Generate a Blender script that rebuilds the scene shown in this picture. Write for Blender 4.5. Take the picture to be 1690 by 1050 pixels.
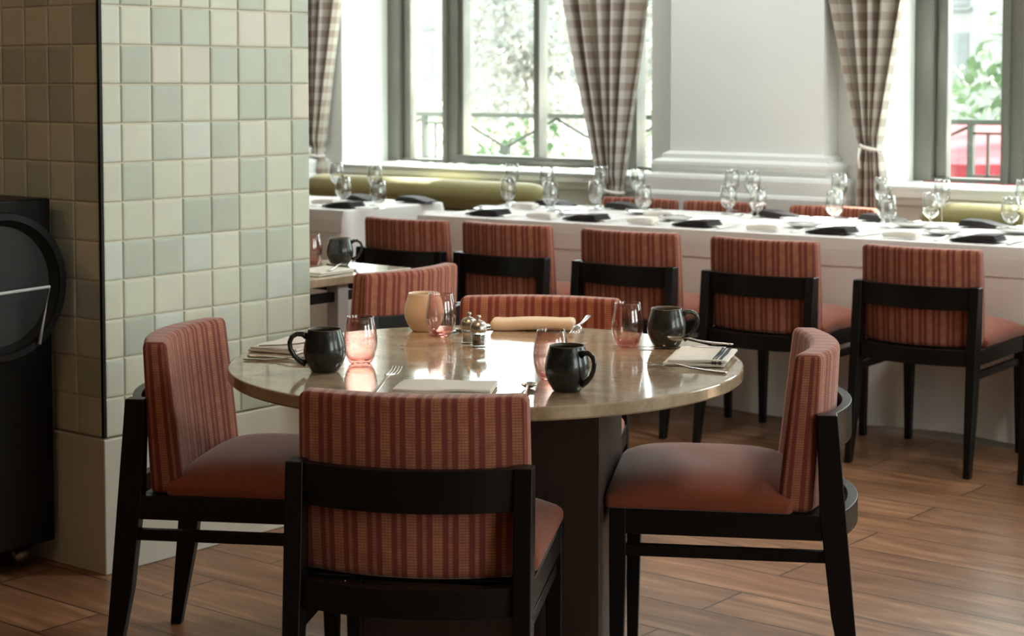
import bpy, math, random
from mathutils import Vector, Matrix, noise
random.seed(7)
PI=math.pi
for o in list(bpy.data.objects): bpy.data.objects.remove(o)
SC=bpy.context.scene; COL=SC.collection
# ------------------------------------------------------------------ camera
A=math.radians(38.6); CA,SA=math.cos(A),math.sin(A)      # the room is turned 38.6 degrees against the view
def R(u,v,z=0.0): return Vector((CA*u+SA*v, -SA*u+CA*v, z))
cam=bpy.data.cameras.new('camera'); camo=bpy.data.objects.new('camera',cam); COL.objects.link(camo)
cam.sensor_width=36; cam.lens=2870/1690*36; cam.shift_y=-0.1323
cam.clip_end=400; cam.clip_start=.05
camo.location=(0,0,1.375); camo.rotation_euler=(PI/2-math.radians(3.3),0,0)
cam.dof.use_dof=True; cam.dof.focus_distance=3.65; cam.dof.aperture_fstop=7.0
SC.camera=camo
# ------------------------------------------------------------------ world, sun, lamps, exposure
SC.view_settings.view_transform='Standard'; SC.view_settings.look='None'
SC.view_settings.gamma=1; SC.view_settings.use_curve_mapping=False
SC.view_settings.exposure=1.0
W=bpy.data.worlds.new('sky'); SC.world=W; W.use_nodes=True
wn=W.node_tree.nodes; bg=wn['Background']
bg.inputs[0].default_value=(.93,1.0,1.0,1); bg.inputs[1].default_value=4.5
def lamp(name,kind,loc,rot,energy,color,**k):
    l=bpy.data.lights.new(name,kind); l.energy=energy; l.color=color
    for a,b in k.items(): setattr(l,a,b)
    o=bpy.data.objects.new(name,l); COL.objects.link(o); o.location=loc
    if rot is not None: o.rotation_euler=rot
    return o
sd=R(-0.69,-0.72,-0.95).normalized()
sun=lamp('sun','SUN',(0,0,12),None,24,(1,.95,.86),angle=math.radians(.8))
sun.rotation_euler=sd.to_track_quat('-Z','Y').to_euler()
WINS=[(-11.15,-8.91),(-7.53,-5.23),(-3.91,-1.61),(-.29,2.01)]
for a,b in WINS:
    p=lamp('window_portal','AREA',R((a+b)/2,7.78,1.9),None,1,(1,1,1),shape='RECTANGLE',size=b-a,size_y=2.1)
    p.data.cycles.is_portal=True
    p.rotation_euler=R(0,-1,0).to_track_quat('-Z','Y').to_euler()
RWIN=[(.9,3.1),(4.4,6.6)]
for a,b in RWIN:
    p=lamp('window_portal','AREA',R(4.16,(a+b)/2,1.9),None,1,(1,1,1),shape='RECTANGLE',size=b-a,size_y=2.0)
    p.data.cycles.is_portal=True
    p.rotation_euler=R(-1,0,0).to_track_quat('-Z','Y').to_euler()
for (u,v,e) in ((-4.9,1.0,4),(-2.4,.2,3),(-1.2,-1.5,2)):
    lamp('ceiling_fill','AREA',R(u,v,3.12),(0,0,0),e,(1,.60,.30),shape='DISK',size=.5)  # warm fill light added below the ceiling, no fixtures there
for (u,v,e) in ((-6.5,6.95,11),(-4.5,6.95,11),(-2.5,6.95,11)):
    lamp('ceiling_fill','AREA',R(u,v,3.12),(0,0,0),e,(.92,.98,1.0),shape='DISK',size=.7)  # cool fill added above the window side to brighten the pilaster
sp=lamp('ceiling_spot','SPOT',(-.25,2.9,3.12),None,60,(1,.58,.28),spot_size=math.radians(34),spot_blend=.7,shadow_soft_size=.06)
sp.rotation_euler=(Vector((.10,4.62,.78))-Vector((-.25,2.9,3.12))).to_track_quat('-Z','Y').to_euler()
wl=lamp('ceiling_fill','AREA',R(-1.5,4.9,3.08),None,20,(.97,1,.96),shape='DISK',size=.6)  # added fill light, turned towards the pillar to lift its tiles
wl.rotation_euler=(R(-3.9,3.3,1.3)-R(-1.5,4.9,3.08)).to_track_quat('-Z','Y').to_euler()
# ------------------------------------------------------------------ material helpers
def newmat(name):
    m=bpy.data.materials.new(name); m.use_nodes=True
    nt=m.node_tree; b=nt.nodes['Principled BSDF']; return m,nt,b
def N(nt,t,**k):
    n=nt.nodes.new(t)
    for a,b in k.items():
        if a.startswith('i_'):
            key=a[2:]; key=int(key) if key.isdigit() else key.replace('_',' ')
            n.inputs[key].default_value=b
        else: setattr(n,a,b)
    return n
def math_(nt,op,a,b=None,c=None):
    n=nt.nodes.new('ShaderNodeMath'); n.operation=op
    for i,x in enumerate((a,b,c)):
        if x is None: continue
        if isinstance(x,(int,float)): n.inputs[i].default_value=x
        else: nt.links.new(x,n.inputs[i])
    return n.outputs[0]
def mix(nt,f,a,b):
    n=nt.nodes.new('ShaderNodeMix'); n.data_type='RGBA'
    for i,x in ((0,f),(6,a),(7,b)):
        if isinstance(x,(int,float)): n.inputs[i].default_value=x
        elif isinstance(x,tuple): n.inputs[i].default_value=(*x,1)
        else: nt.links.new(x,n.inputs[i])
    return n.outputs[2]
def bump(nt,b,h,s=.3,d=.002):
    n=nt.nodes.new('ShaderNodeBump'); n.inputs['Strength'].default_value=s; n.inputs['Distance'].default_value=d
    nt.links.new(h,n.inputs['Height']); nt.links.new(n.outputs[0],b.inputs['Normal'])
def plain(name,col,rough=.5,metal=0,nscale=40,namt=.12,bumps=.0,sheen=0,coat=0):
    m,nt,b=newmat(name)
    tc=N(nt,'ShaderNodeTexCoord'); no=N(nt,'ShaderNodeTexNoise',i_Scale=nscale,i_Detail=4.0)
    nt.links.new(tc.outputs['Object'],no.inputs['Vector'])
    lo=tuple(c*(1-namt) for c in col); hi=tuple(min(1,c*(1+namt)) for c in col)
    nt.links.new(mix(nt,no.outputs['Fac'],lo,hi),b.inputs['Base Color'])
    b.inputs['Roughness'].default_value=rough; b.inputs['Metallic'].default_value=metal
    if bumps: bump(nt,b,no.outputs['Fac'],bumps,.002)
    if sheen:
        b.inputs['Sheen Weight'].default_value=sheen; b.inputs['Sheen Roughness'].default_value=.4
    if coat: b.inputs['Coat Weight'].default_value=coat
    return m
def glassmat(name,tint,edge,refl=.9,rough=.0):
    m,nt,b=newmat(name); nt.nodes.remove(b); out=nt.nodes['Material Output']
    lw=N(nt,'ShaderNodeLayerWeight',i_Blend=.5)
    no=N(nt,'ShaderNodeTexNoise',i_Scale=9.0)
    tr=N(nt,'ShaderNodeBsdfTransparent'); gl=N(nt,'ShaderNodeBsdfGlossy',i_Roughness=rough)
    f=math_(nt,'POWER',lw.outputs['Facing'],3.0)
    fr=math_(nt,'ADD',math_(nt,'MULTIPLY',math_(nt,'POWER',lw.outputs['Facing'],4.0),.6),.045)
    nt.links.new(mix(nt,f,tint,edge),tr.inputs['Color'])
    mx=N(nt,'ShaderNodeMixShader'); 
    nt.links.new(math_(nt,'ADD',math_(nt,'MULTIPLY',fr,refl),math_(nt,'MULTIPLY',no.outputs['Fac'],.01)),mx.inputs[0])
    nt.links.new(tr.outputs[0],mx.inputs[1]); nt.links.new(gl.outputs[0],mx.inputs[2])
    nt.links.new(mx.outputs[0],out.inputs['Surface']); return m
M={}
M['black_wood']=plain('black_wood',(.005,.0045,.004),.36,0,60,.4,.05)
M['black_wood'].node_tree.nodes['Principled BSDF'].inputs['Specular IOR Level'].default_value=.3
M['seat_velvet']=plain('seat_velvet',(.25,.056,.020),.85,0,220,.16,.25,sheen=.42)
M['steel']=plain('steel',(.62,.60,.57),.18,1,30,.05)
M['brushed_steel']=plain('brushed_steel',(.50,.47,.43),.3,1,30,.1)
M['mug']=plain('charcoal_glaze',(.017,.019,.017),.24,0,60,.35,0,coat=.3)
M['mug_rim']=plain('mug_rim',(.10,.085,.065),.35,0,90,.4)
M['mug_in']=plain('mug_inside',(.03,.028,.026),.3,0,60,.3)
M['beige_mug']=plain('beige_glaze',(.74,.62,.47),.4,0,60,.05,coat=.2)
M['paint']=plain('wall_paint',(.78,.80,.77),.55,0,3,.02)
M['trim_paint']=plain('trim_paint',(.80,.82,.79),.4,0,3,.02)
M['dark_wall']=plain('brown_panel',(.20,.13,.085),.6,0,3,.1)
M['ceiling']=plain('ceiling_paint',(.62,.58,.52),.7,0,3,.02)
M['win_metal']=plain('window_metal',(.12,.12,.10),.38,0,20,.1)
M['rail_metal']=plain('railing_metal',(.025,.034,.026),.5,0,20,.1)
M['cloth']=plain('table_linen',(.80,.77,.75),.8,0,5,.04,.15)
M['linen']=plain('napkin_linen',(.86,.82,.75),.85,0,60,.05,.2)
M['tan_linen']=plain('tan_linen',(.74,.60,.44),.85,0,60,.05,.2)
M['black_linen']=plain('black_linen',(.020,.015,.016),.7,0,80,.3,.2)
M['blue_line']=plain('navy_stripe',(.05,.06,.08),.8,0,80,.2)
M['olive']=plain('olive_velvet',(.27,.235,.085),.6,0,25,.14,.1,sheen=.5)
M['olive_dark']=plain('olive_bench',(.20,.18,.07),.7,0,25,.14,.1,sheen=.3)
M['china']=plain('white_china',(.82,.82,.80),.15,0,30,.02,coat=.3)
M['stone_base']=plain('base_stone',(.68,.67,.59),.45,0,12,.05)
M['black_plastic']=plain('black_plastic',(.005,.005,.005),.4,0,30,.3)
M['black_plastic'].node_tree.nodes['Principled BSDF'].inputs['Specular IOR Level'].default_value=.25
M['drum_inner']=plain('drum_inner',(.007,.008,.007),.5,0,12,.4)
M['grey_leg']=plain('pale_metal',(.42,.39,.37),.5,0,30,.06)
M['salt']=plain('salt_grains',(.85,.84,.8),.8,0,400,.2,.3)
M['pepper']=plain('peppercorns',(.10,.055,.035),.7,0,420,.7,.5)
M['pink_glass']=glassmat('pink_glass',(.955,.845,.825),(.55,.24,.22),2.2)
M['pink_base']=glassmat('pink_glass_base',(.90,.60,.56),(.70,.28,.25),2.0)
M['clear_glass']=glassmat('clear_glass',(.97,.98,.97),(.45,.47,.45),3.0)
M['pane']=glassmat('window_pane',(.96,.99,.97),(.9,.95,.92),.7)
M['facade']=plain('white_facade',(.20,.20,.19),.9,0,1,.05)
M['far_window']=plain('far_window',(.10,.11,.11),.4,0,2,.3)
M['ground']=plain('pale_paving',(.24,.24,.22),.9,0,.6,.2)
M['balcony']=plain('balcony_stone',(.34,.33,.30),.9,0,3,.1)
M['red']=plain('red_canvas',(.20,.012,.022),.8,0,3,.15)
M['pole']=plain('pale_pole',(.55,.56,.55),.5,0,3,.1)
M['globe']=plain('white_globe',(.95,.95,.93),.3,0,3,.02)
M['bark']=plain('bark',(.20,.16,.12),.9,0,6,.3,.4)
def leafmat(name,c1,c2):
    m,nt,b=newmat(name)
    tc=N(nt,'ShaderNodeTexCoord'); no=N(nt,'ShaderNodeTexNoise',i_Scale=2.2,i_Detail=3.0)
    nt.links.new(tc.outputs['Object'],no.inputs['Vector'])
    r=N(nt,'ShaderNodeValToRGB'); r.color_ramp.elements[0].position=.38; r.color_ramp.elements[1].position=.62
    r.color_ramp.elements[0].color=(*c1,1); r.color_ramp.elements[1].color=(*c2,1)
    nt.links.new(no.outputs['Fac'],r.inputs[0]); nt.links.new(r.outputs[0],b.inputs['Base Color'])
    b.inputs['Roughness'].default_value=.6
    b.inputs['Transmission Weight'].default_value=0
    return m
M['leaf_grey']=leafmat('grey_leaves',(.14,.15,.13),(.36,.35,.32))
M['leaf_green']=leafmat('green_leaves',(.06,.11,.055),(.15,.23,.12))
M['leaf_blossom']=leafmat('blossom_leaves',(.10,.15,.08),(.50,.38,.34))
# striped chair cloth: UVs are metres
def stripes():
    m,nt,b=newmat('striped_upholstery')
    uv=N(nt,'ShaderNodeUVMap'); sp=N(nt,'ShaderNodeSeparateXYZ'); nt.links.new(uv.outputs[0],sp.inputs[0])
    u,v=sp.outputs[0],sp.outputs[1]
    fu=math_(nt,'FRACT',math_(nt,'DIVIDE',math_(nt,'ADD',u,5.0),.0485))
    ramp=N(nt,'ShaderNodeValToRGB'); cr=ramp.color_ramp; cr.interpolation='LINEAR'
    pts=[(0,0),(.05,0),(.07,1),(.45,1),(.47,0),(.66,0),(.68,.8),(.83,.8),(.85,0),(1,0)]
    cr.elements[0].position=0; cr.elements[0].color=(0,0,0,1)
    cr.elements[1].position=1; cr.elements[1].color=(0,0,0,1)
    for p,val in pts[1:-1]:
        e=cr.elements.new(p); e.color=(val,val,val,1)
    nt.links.new(fu,ramp.inputs[0])
    fv=math_(nt,'FRACT',math_(nt,'DIVIDE',math_(nt,'ADD',v,5.0),.0056))
    dash=math_(nt,'SMOOTH_MIN',math_(nt,'MULTIPLY',math_(nt,'ABSOLUTE',math_(nt,'SUBTRACT',fv,.5)),4.0),1.0,.2)
    fw=math_(nt,'FRACT',math_(nt,'DIVIDE',math_(nt,'ADD',u,5.0),.0485/8))
    line=math_(nt,'GREATER_THAN',math_(nt,'ABSOLUTE',math_(nt,'SUBTRACT',fw,.5)),.12)
    no=N(nt,'ShaderNodeTexNoise',i_Scale=38.0,i_Detail=2.0); nt.links.new(uv.outputs[0],no.inputs['Vector'])
    vary=math_(nt,'ADD',math_(nt,'MULTIPLY',no.outputs['Fac'],1.1),.2)
    f=math_(nt,'MULTIPLY',ramp.outputs[0],math_(nt,'MULTIPLY',math_(nt,'ADD',math_(nt,'MULTIPLY',dash,.80),.12),math_(nt,'ADD',math_(nt,'MULTIPLY',line,.35),.65)))
    f=math_(nt,'MINIMUM',math_(nt,'MULTIPLY',f,vary),1.0)
    nt.links.new(mix(nt,f,(.20,.040,.027),(.55,.24,.13)),b.inputs['Base Color'])
    b.inputs['Roughness'].default_value=.85
    b.inputs['Sheen Weight'].default_value=.45; b.inputs['Sheen Roughness'].default_value=.35
    b.inputs['Sheen Tint'].default_value=(1,.78,.74,1)
    bump(nt,b,f,.35,.0012)
    return m
M['stripes']=stripes()
def plaid():
    m,nt,b=newmat('plaid_curtain')
    uv=N(nt,'ShaderNodeUVMap'); sp=N(nt,'ShaderNodeSeparateXYZ'); nt.links.new(uv.outputs[0],sp.inputs[0])
    def band(x,per,duty):
        fr=math_(nt,'FRACT',math_(nt,'DIVIDE',math_(nt,'ADD',x,9.0),per))
        return math_(nt,'LESS_THAN',fr,duty)
    a=band(sp.outputs[0],.085,.5); c=band(sp.outputs[1],.085,.5)
    f=math_(nt,'MULTIPLY',math_(nt,'ADD',a,c),.5)
    colr=mix(nt,f,(.68,.65,.58),(.37,.285,.23))
    nt.links.new(colr,b.inputs['Base Color']); b.inputs['Roughness'].default_value=.9
    out=nt.nodes['Material Output']; tl=N(nt,'ShaderNodeBsdfTranslucent'); nt.links.new(colr,tl.inputs['Color'])
    mx=N(nt,'ShaderNodeMixShader'); mx.inputs[0].default_value=.22
    nt.links.new(b.outputs[0],mx.inputs[1]); nt.links.new(tl.outputs[0],mx.inputs[2]); nt.links.new(mx.outputs[0],out.inputs['Surface'])
    no=N(nt,'ShaderNodeTexNoise',i_Scale=300.0); nt.links.new(uv.outputs[0],no.inputs['Vector']); bump(nt,b,no.outputs['Fac'],.2,.001)
    return m
M['plaid']=plaid()
def marble():
    m,nt,b=newmat('beige_marble')
    tc=N(nt,'ShaderNodeTexCoord'); mp=N(nt,'ShaderNodeMapping'); mp.inputs['Scale'].default_value=(1,1.35,1)
    mp.inputs['Rotation'].default_value=(0,0,.5)
    nt.links.new(tc.outputs['Object'],mp.inputs['Vector'])
    n1=N(nt,'ShaderNodeTexNoise',i_Scale=5.0,i_Detail=8.0,i_Roughness=.65,i_Distortion=1.2)
    n2=N(nt,'ShaderNodeTexNoise',i_Scale=60.0,i_Detail=6.0,i_Roughness=.7)
    for n in (n1,n2): nt.links.new(mp.outputs[0],n.inputs['Vector'])
    r=N(nt,'ShaderNodeValToRGB'); e=r.color_ramp.elements
    e[0].position=.33; e[0].color=(.22,.13,.068,1); e[1].position=.68; e[1].color=(.50,.38,.25,1)
    x=r.color_ramp.elements.new(.5); x.color=(.33,.235,.145,1)
    nt.links.new(n1.outputs['Fac'],r.inputs[0])
    c=mix(nt,math_(nt,'MULTIPLY',math_(nt,'POWER',n2.outputs['Fac'],2.0),1.0),r.outputs[0],(.56,.47,.35))
    nt.links.new(c,b.inputs['Base Color']); b.inputs['Roughness'].default_value=.09
    rr=N(nt,'ShaderNodeTexNoise',i_Scale=14.0,i_Detail=5.0); nt.links.new(mp.outputs[0],rr.inputs['Vector'])
    nt.links.new(math_(nt,'ADD',math_(nt,'MULTIPLY',rr.outputs['Fac'],.12),.02),b.inputs['Roughness'])
    b.inputs['Specular IOR Level'].default_value=.75
    bump(nt,b,n2.outputs['Fac'],.03,.0006)
    return m
M['marble']=marble()
def wood(name,c1,c2,axis='Z',rough=.45):
    m,nt,b=newmat(name)
    tc=N(nt,'ShaderNodeTexCoord'); mp=N(nt,'ShaderNodeMapping')
    mp.inputs['Scale'].default_value=(30,30,1.2) if axis=='Z' else (1.2,30,30)
    nt.links.new(tc.outputs['Object'],mp.inputs['Vector'])
    n=N(nt,'ShaderNodeTexNoise',i_Scale=3.0,i_Detail=5.0); nt.links.new(mp.outputs[0],n.inputs['Vector'])
    nt.links.new(mix(nt,n.outputs['Fac'],c1,c2),b.inputs['Base Color']); b.inputs['Roughness'].default_value=rough
    bump(nt,b,n.outputs['Fac'],.2,.001); return m
M['pedestal']=wood('walnut_panel',(.018,.010,.007),(.060,.034,.024))
def planks():
    m,nt,b=newmat('plank_floor')
    tc=N(nt,'ShaderNodeTexCoord')
    bt=N(nt,'ShaderNodeTexBrick'); bt.offset=.37; bt.offset_frequency=2; bt.squash=1
    bt.inputs['Scale'].default_value=1; bt.inputs['Brick Width'].default_value=1.2; bt.inputs['Row Height'].default_value=.2
    bt.inputs['Mortar Size'].default_value=.0034; bt.inputs['Mortar Smooth'].default_value=.2
    bt.inputs['Color1'].default_value=(0,0,0,1); bt.inputs['Color2'].default_value=(1,1,1,1); bt.inputs['Mortar'].default_value=(.5,.5,.5,1)
    nt.links.new(tc.outputs['Object'],bt.inputs['Vector'])
    mp=N(nt,'ShaderNodeMapping'); mp.inputs['Scale'].default_value=(1.1,9,1)
    off=N(nt,'ShaderNodeVectorMath'); off.operation='MULTIPLY_ADD'
    nt.links.new(bt.outputs['Color'],off.inputs[0]); off.inputs[1].default_value=(7,5,3); nt.links.new(tc.outputs['Object'],off.inputs[2])
    nt.links.new(off.outputs[0],mp.inputs['Vector'])
    n1=N(nt,'ShaderNodeTexNoise',i_Scale=2.6,i_Detail=7.0,i_Roughness=.6,i_Distortion=.6); nt.links.new(mp.outputs[0],n1.inputs['Vector'])
    r=N(nt,'ShaderNodeValToRGB'); e=r.color_ramp.elements
    e[0].position=.28; e[0].color=(.17,.077,.038,1); e[1].position=.74; e[1].color=(.46,.26,.145,1)
    x=r.color_ramp.elements.new(.5); x.color=(.275,.140,.072,1)
    nt.links.new(n1.outputs['Fac'],r.inputs[0])
    bw=N(nt,'ShaderNodeRGBToBW'); nt.links.new(bt.outputs['Color'],bw.inputs[0])
    tone=mix(nt,bw.outputs[0],(.78,.76,.74),(1.12,1.1,1.1))
    mu=N(nt,'ShaderNodeMix'); mu.data_type='RGBA'; mu.blend_type='MULTIPLY'; mu.inputs[0].default_value=1
    nt.links.new(r.outputs[0],mu.inputs[6]); nt.links.new(tone,mu.inputs[7])
    nt.links.new(mix(nt,bt.outputs['Fac'],mu.outputs[2],(.05,.028,.018)),b.inputs['Base Color'])
    b.inputs['Roughness'].default_value=.36
    bump(nt,b,math_(nt,'SUBTRACT',math_(nt,'MULTIPLY',n1.outputs['Fac'],.3),bt.outputs['Fac']),.35,.002)
    return m
M['planks']=planks()
def tilemat():
    m,nt,b=newmat('glazed_tile')
    at=N(nt,'ShaderNodeAttribute'); at.attribute_name='tone'
    tc=N(nt,'ShaderNodeTexCoord'); no=N(nt,'ShaderNodeTexNoise',i_Scale=14.0,i_Detail=3.0); nt.links.new(tc.outputs['Object'],no.inputs['Vector'])
    mu=N(nt,'ShaderNodeMix'); mu.data_type='RGBA'; mu.blend_type='MULTIPLY'; mu.inputs[0].default_value=1
    nt.links.new(at.outputs['Color'],mu.inputs[6]); nt.links.new(mix(nt,no.outputs['Fac'],(.93,.93,.93),(1.05,1.05,1.05)),mu.inputs[7])
    nt.links.new(mu.outputs[2],b.inputs['Base Color']); b.inputs['Roughness'].default_value=.28
    bump(nt,b,no.outputs['Fac'],.12,.003); return m
M['tile']=tilemat()
M['grout']=plain('grout',(.70,.64,.52),.8,0,50,.1)
# ------------------------------------------------------------------ mesh helpers
class MB:
    def __init__(s): s.v=[];s.f=[];s.uv=[];s.mi=[];s.col=[]
    def face(s,idx,uv=None,mi=0,col=None):
        s.f.append(tuple(idx)); s.uv.append(uv or [(0,0)]*len(idx)); s.mi.append(mi); s.col.append(col)
    def vert(s,p): s.v.append(tuple(p)); return len(s.v)-1
    def stack(s,secs,mi=0,axis='z'):
        """hexahedra through rectangles (a0,a1,b0,b1,c)"""
        rings=[]
        for (a0,a1,b0,b1,c) in secs:
            q=[(a0,b0),(a1,b0),(a1,b1),(a0,b1)]
            if axis=='z': r=[s.vert((a,b,c)) for a,b in q]
            elif axis=='x': r=[s.vert((c,a,b)) for a,b in q]
            else: r=[s.vert((a,c,b)) for a,b in q]
            rings.append(r)
        for i in range(len(rings)-1):
            for k in range(4):
                s.face((rings[i][k],rings[i][(k+1)%4],rings[i+1][(k+1)%4],rings[i+1][k]),None,mi)
        s.face(rings[0][::-1],None,mi); s.face(rings[-1],None,mi)
    def box(s,x0,x1,y0,y1,z0,z1,mi=0): s.stack([(x0,x1,y0,y1,z0),(x0,x1,y0,y1,z1)],mi)
    def lathe(s,prof,n=40,c=(0,0,0),mi=0,closed=False):
        rings=[]
        for (r,z) in prof:
            if r<1e-6: rings.append([s.vert((c[0],c[1],c[2]+z))])
            else: rings.append([s.vert((c[0]+r*math.cos(2*PI*k/n),c[1]+r*math.sin(2*PI*k/n),c[2]+z)) for k in range(n)])
        R_=list(range(len(rings)-1))
        for i in R_:
            a,b=rings[i],rings[i+1]; m_=mi[i] if isinstance(mi,list) else mi
            for k in range(n):
                k2=(k+1)%n
                if len(a)==1 and len(b)==1: continue
                if len(a)==1: s.face((a[0],b[k2],b[k]),None,m_)
                elif len(b)==1: s.face((a[k],a[k2],b[0]),None,m_)
                else: s.face((a[k],a[k2],b[k2],b[k]),None,m_)
    def tube(s,pts,r,n=10,mi=0,sx=1.0,cap=True,up=(0,0,1)):
        pts=[Vector(p) for p in pts]; rings=[]
        for i,p in enumerate(pts):
            d=(pts[min(i+1,len(pts)-1)]-pts[max(i-1,0)]).normalized()
            w=Vector(up)
            if abs(d.dot(w))>.95: w=Vector((1,0,0))
            a=d.cross(w).normalized(); b=a.cross(d).normalized()
            rr=r[i] if isinstance(r,(list,tuple)) else r
            rings.append([s.vert(p+a*math.cos(2*PI*k/n)*rr*sx+b*math.sin(2*PI*k/n)*rr) for k in range(n)])
        for i in range(len(rings)-1):
            for k in range(n):
                s.face((rings[i][k],rings[i][(k+1)%n],rings[i+1][(k+1)%n],rings[i+1][k]),None,mi)
        if cap: s.face(rings[0][::-1],None,mi); s.face(rings[-1],None,mi)
    def ribbon(s,pts,mi=0,n=8):
        """pts (x,y,z,halfwidth,halfthick) elliptical section running mostly along x"""
        rings=[]
        for i,(x,y,z,w,t) in enumerate(pts):
            rings.append([s.vert((x,y+w*math.cos(2*PI*k/n),z+t*math.sin(2*PI*k/n))) for k in range(n)])
        for i in range(len(rings)-1):
            for k in range(n): s.face((rings[i][k],rings[i][(k+1)%n],rings[i+1][(k+1)%n],rings[i+1][k]),None,mi)
        s.face(rings[0][::-1],None,mi); s.face(rings[-1],None,mi)
    def grid(s,fn,nu,nv,uvf=None,mi=0,flip=False):
        b=len(s.v)
        for j in range(nv+1):
            for i in range(nu+1): s.vert(fn(i/nu,j/nv))
        for j in range(nv):
            for i in range(nu):
                q=[b+j*(nu+1)+i,b+j*(nu+1)+i+1,b+(j+1)*(nu+1)+i+1,b+(j+1)*(nu+1)+i]
                uv=[uvf(i/nu,j/nv),uvf((i+1)/nu,j/nv),uvf((i+1)/nu,(j+1)/nv),uvf(i/nu,(j+1)/nv)] if uvf else None
                if flip: q=q[::-1]; uv=uv[::-1] if uv else None
                s.face(q,uv,mi)
    def rbox(s,c,sz,r,k=3,n=(4,4,4),warp=None,mi=0):
        h=[x/2 for x in sz]
        def samp(a,m):
            rr=min(r,a)
            L=[-a+rr*(1-math.cos(PI/2*i/k)) if False else -a+rr*i/k for i in range(k)]
            core=[-(a-rr)+2*(a-rr)*i/m for i in range(m+1)]
            return L+core+[-x for x in L[::-1]]
        S=[samp(h[i],n[i]) for i in range(3)]; cache={}
        def P(p):
            key=tuple(round(x,6) for x in p)
            if key in cache: return cache[key]
            q=[max(-(h[i]-min(r,h[i])),min(h[i]-min(r,h[i]),p[i])) for i in range(3)]
            d=Vector([p[i]-q[i] for i in range(3)])
            pos=Vector(q)+(d.normalized()*r if d.length>1e-9 else d)
            w=(pos[0]+c[0],pos[1]+c[1],pos[2]+c[2])
            if warp: w=warp(*w)
            cache[key]=s.vert(w); return cache[key]
        for ax in range(3):
            a,b=[i for i in range(3) if i!=ax]
            for sg in (-1,1):
                for i in range(len(S[a])-1):
                    for j in range(len(S[b])-1):
                        q=[];uv=[]
                        for (ii,jj) in ((i,j),(i+1,j),(i+1,j+1),(i,j+1)):
                            p=[0,0,0]; p[ax]=sg*h[ax]; p[a]=S[a][ii]; p[b]=S[b][jj]
                            q.append(P(p)); w=[p[t]+c[t] for t in range(3)]
                            uv.append((w[1]+.013,w[2]) if ax==0 else ((w[0],w[2]) if ax==1 else (w[0],w[1])))
                        if (sg==1)==(ax==1): q=q[::-1]; uv=uv[::-1]
                        if len(set(q))>=3: s.face(q,uv,mi)
    def build(s,name,mats,parent=None,smooth=True,bevel=0,loc=None,rot=None,solid=0):
        me=bpy.data.meshes.new(name)
        me.from_pydata(s.v,[],s.f)
        if not isinstance(mats,(list,tuple)): mats=[mats]
        for m in mats: me.materials.append(m)
        ul=me.uv_layers.new(name='UVMap'); i=0
        hascol=any(c is not None for c in s.col)
        for pi,p in enumerate(me.polygons):
            p.use_smooth=smooth; p.material_index=s.mi[pi]
            for k,li in enumerate(p.loop_indices):
                ul.data[li].uv=s.uv[pi][k]
        if hascol:
            cl=me.color_attributes.new('tone','FLOAT_COLOR','CORNER'); buf=[]
            for pi,p in enumerate(me.polygons): buf+=[*(s.col[pi] or (.5,.5,.5)),1]*p.loop_total
            cl.data.foreach_set('color',buf)
        me.update()
        o=bpy.data.objects.new(name,me); COL.objects.link(o)
        if parent: o.parent=parent
        if loc is not None: o.location=loc
        if rot is not None: o.rotation_euler=rot
        if solid:
            md=o.modifiers.new('thickness','SOLIDIFY'); md.thickness=solid; md.offset=0
        if bevel:
            md=o.modifiers.new('bevel','BEVEL'); md.width=bevel; md.segments=2; md.limit_method='ANGLE'; md.angle_limit=math.radians(35); md.harden_normals=True
        return o
def thing(name,label,cat,loc=(0,0,0),rz=0,group=None):
    o=bpy.data.objects.new(name,None); COL.objects.link(o); o.empty_display_size=.05
    o.location=loc; o.rotation_euler=(0,0,rz); tag(o,label,cat,group); return o
def tag(o,label,cat=None,group=None):
    if label: o['label']=label
    if cat: o['category']=cat
    if group: o['group']=group
    return o
def struct(o,label=None):
    o['kind']='structure'
    if label: o['label']=label
    return o
def copy_tree(o,parent=None):
    c=o.copy(); COL.objects.link(c)
    if parent: c.parent=parent; c.matrix_parent_inverse=o.matrix_parent_inverse.copy()
    for ch in [x for x in KIDS.get(o.name,[])]: copy_tree(ch,c)
    return c
KIDS={}
def index_kids():
    KIDS.clear()
    for o in bpy.data.objects:
        if o.parent: KIDS.setdefault(o.parent.name,[]).append(o)
class Proto:
    """first use places the source itself, later uses place copies with copies of the parts"""
    def __init__(s,root): s.root=root; s.used=False
    def place(s,loc,rz,label,group=None,cat=None):
        if s.used:
            index_kids(); o=copy_tree(s.root)
        else: o=s.root; s.used=True
        o.location=loc; o.rotation_euler=(0,0,rz); o['label']=label
        if group: o['group']=group
        return o
ROOM=(0,0,-A)
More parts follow.
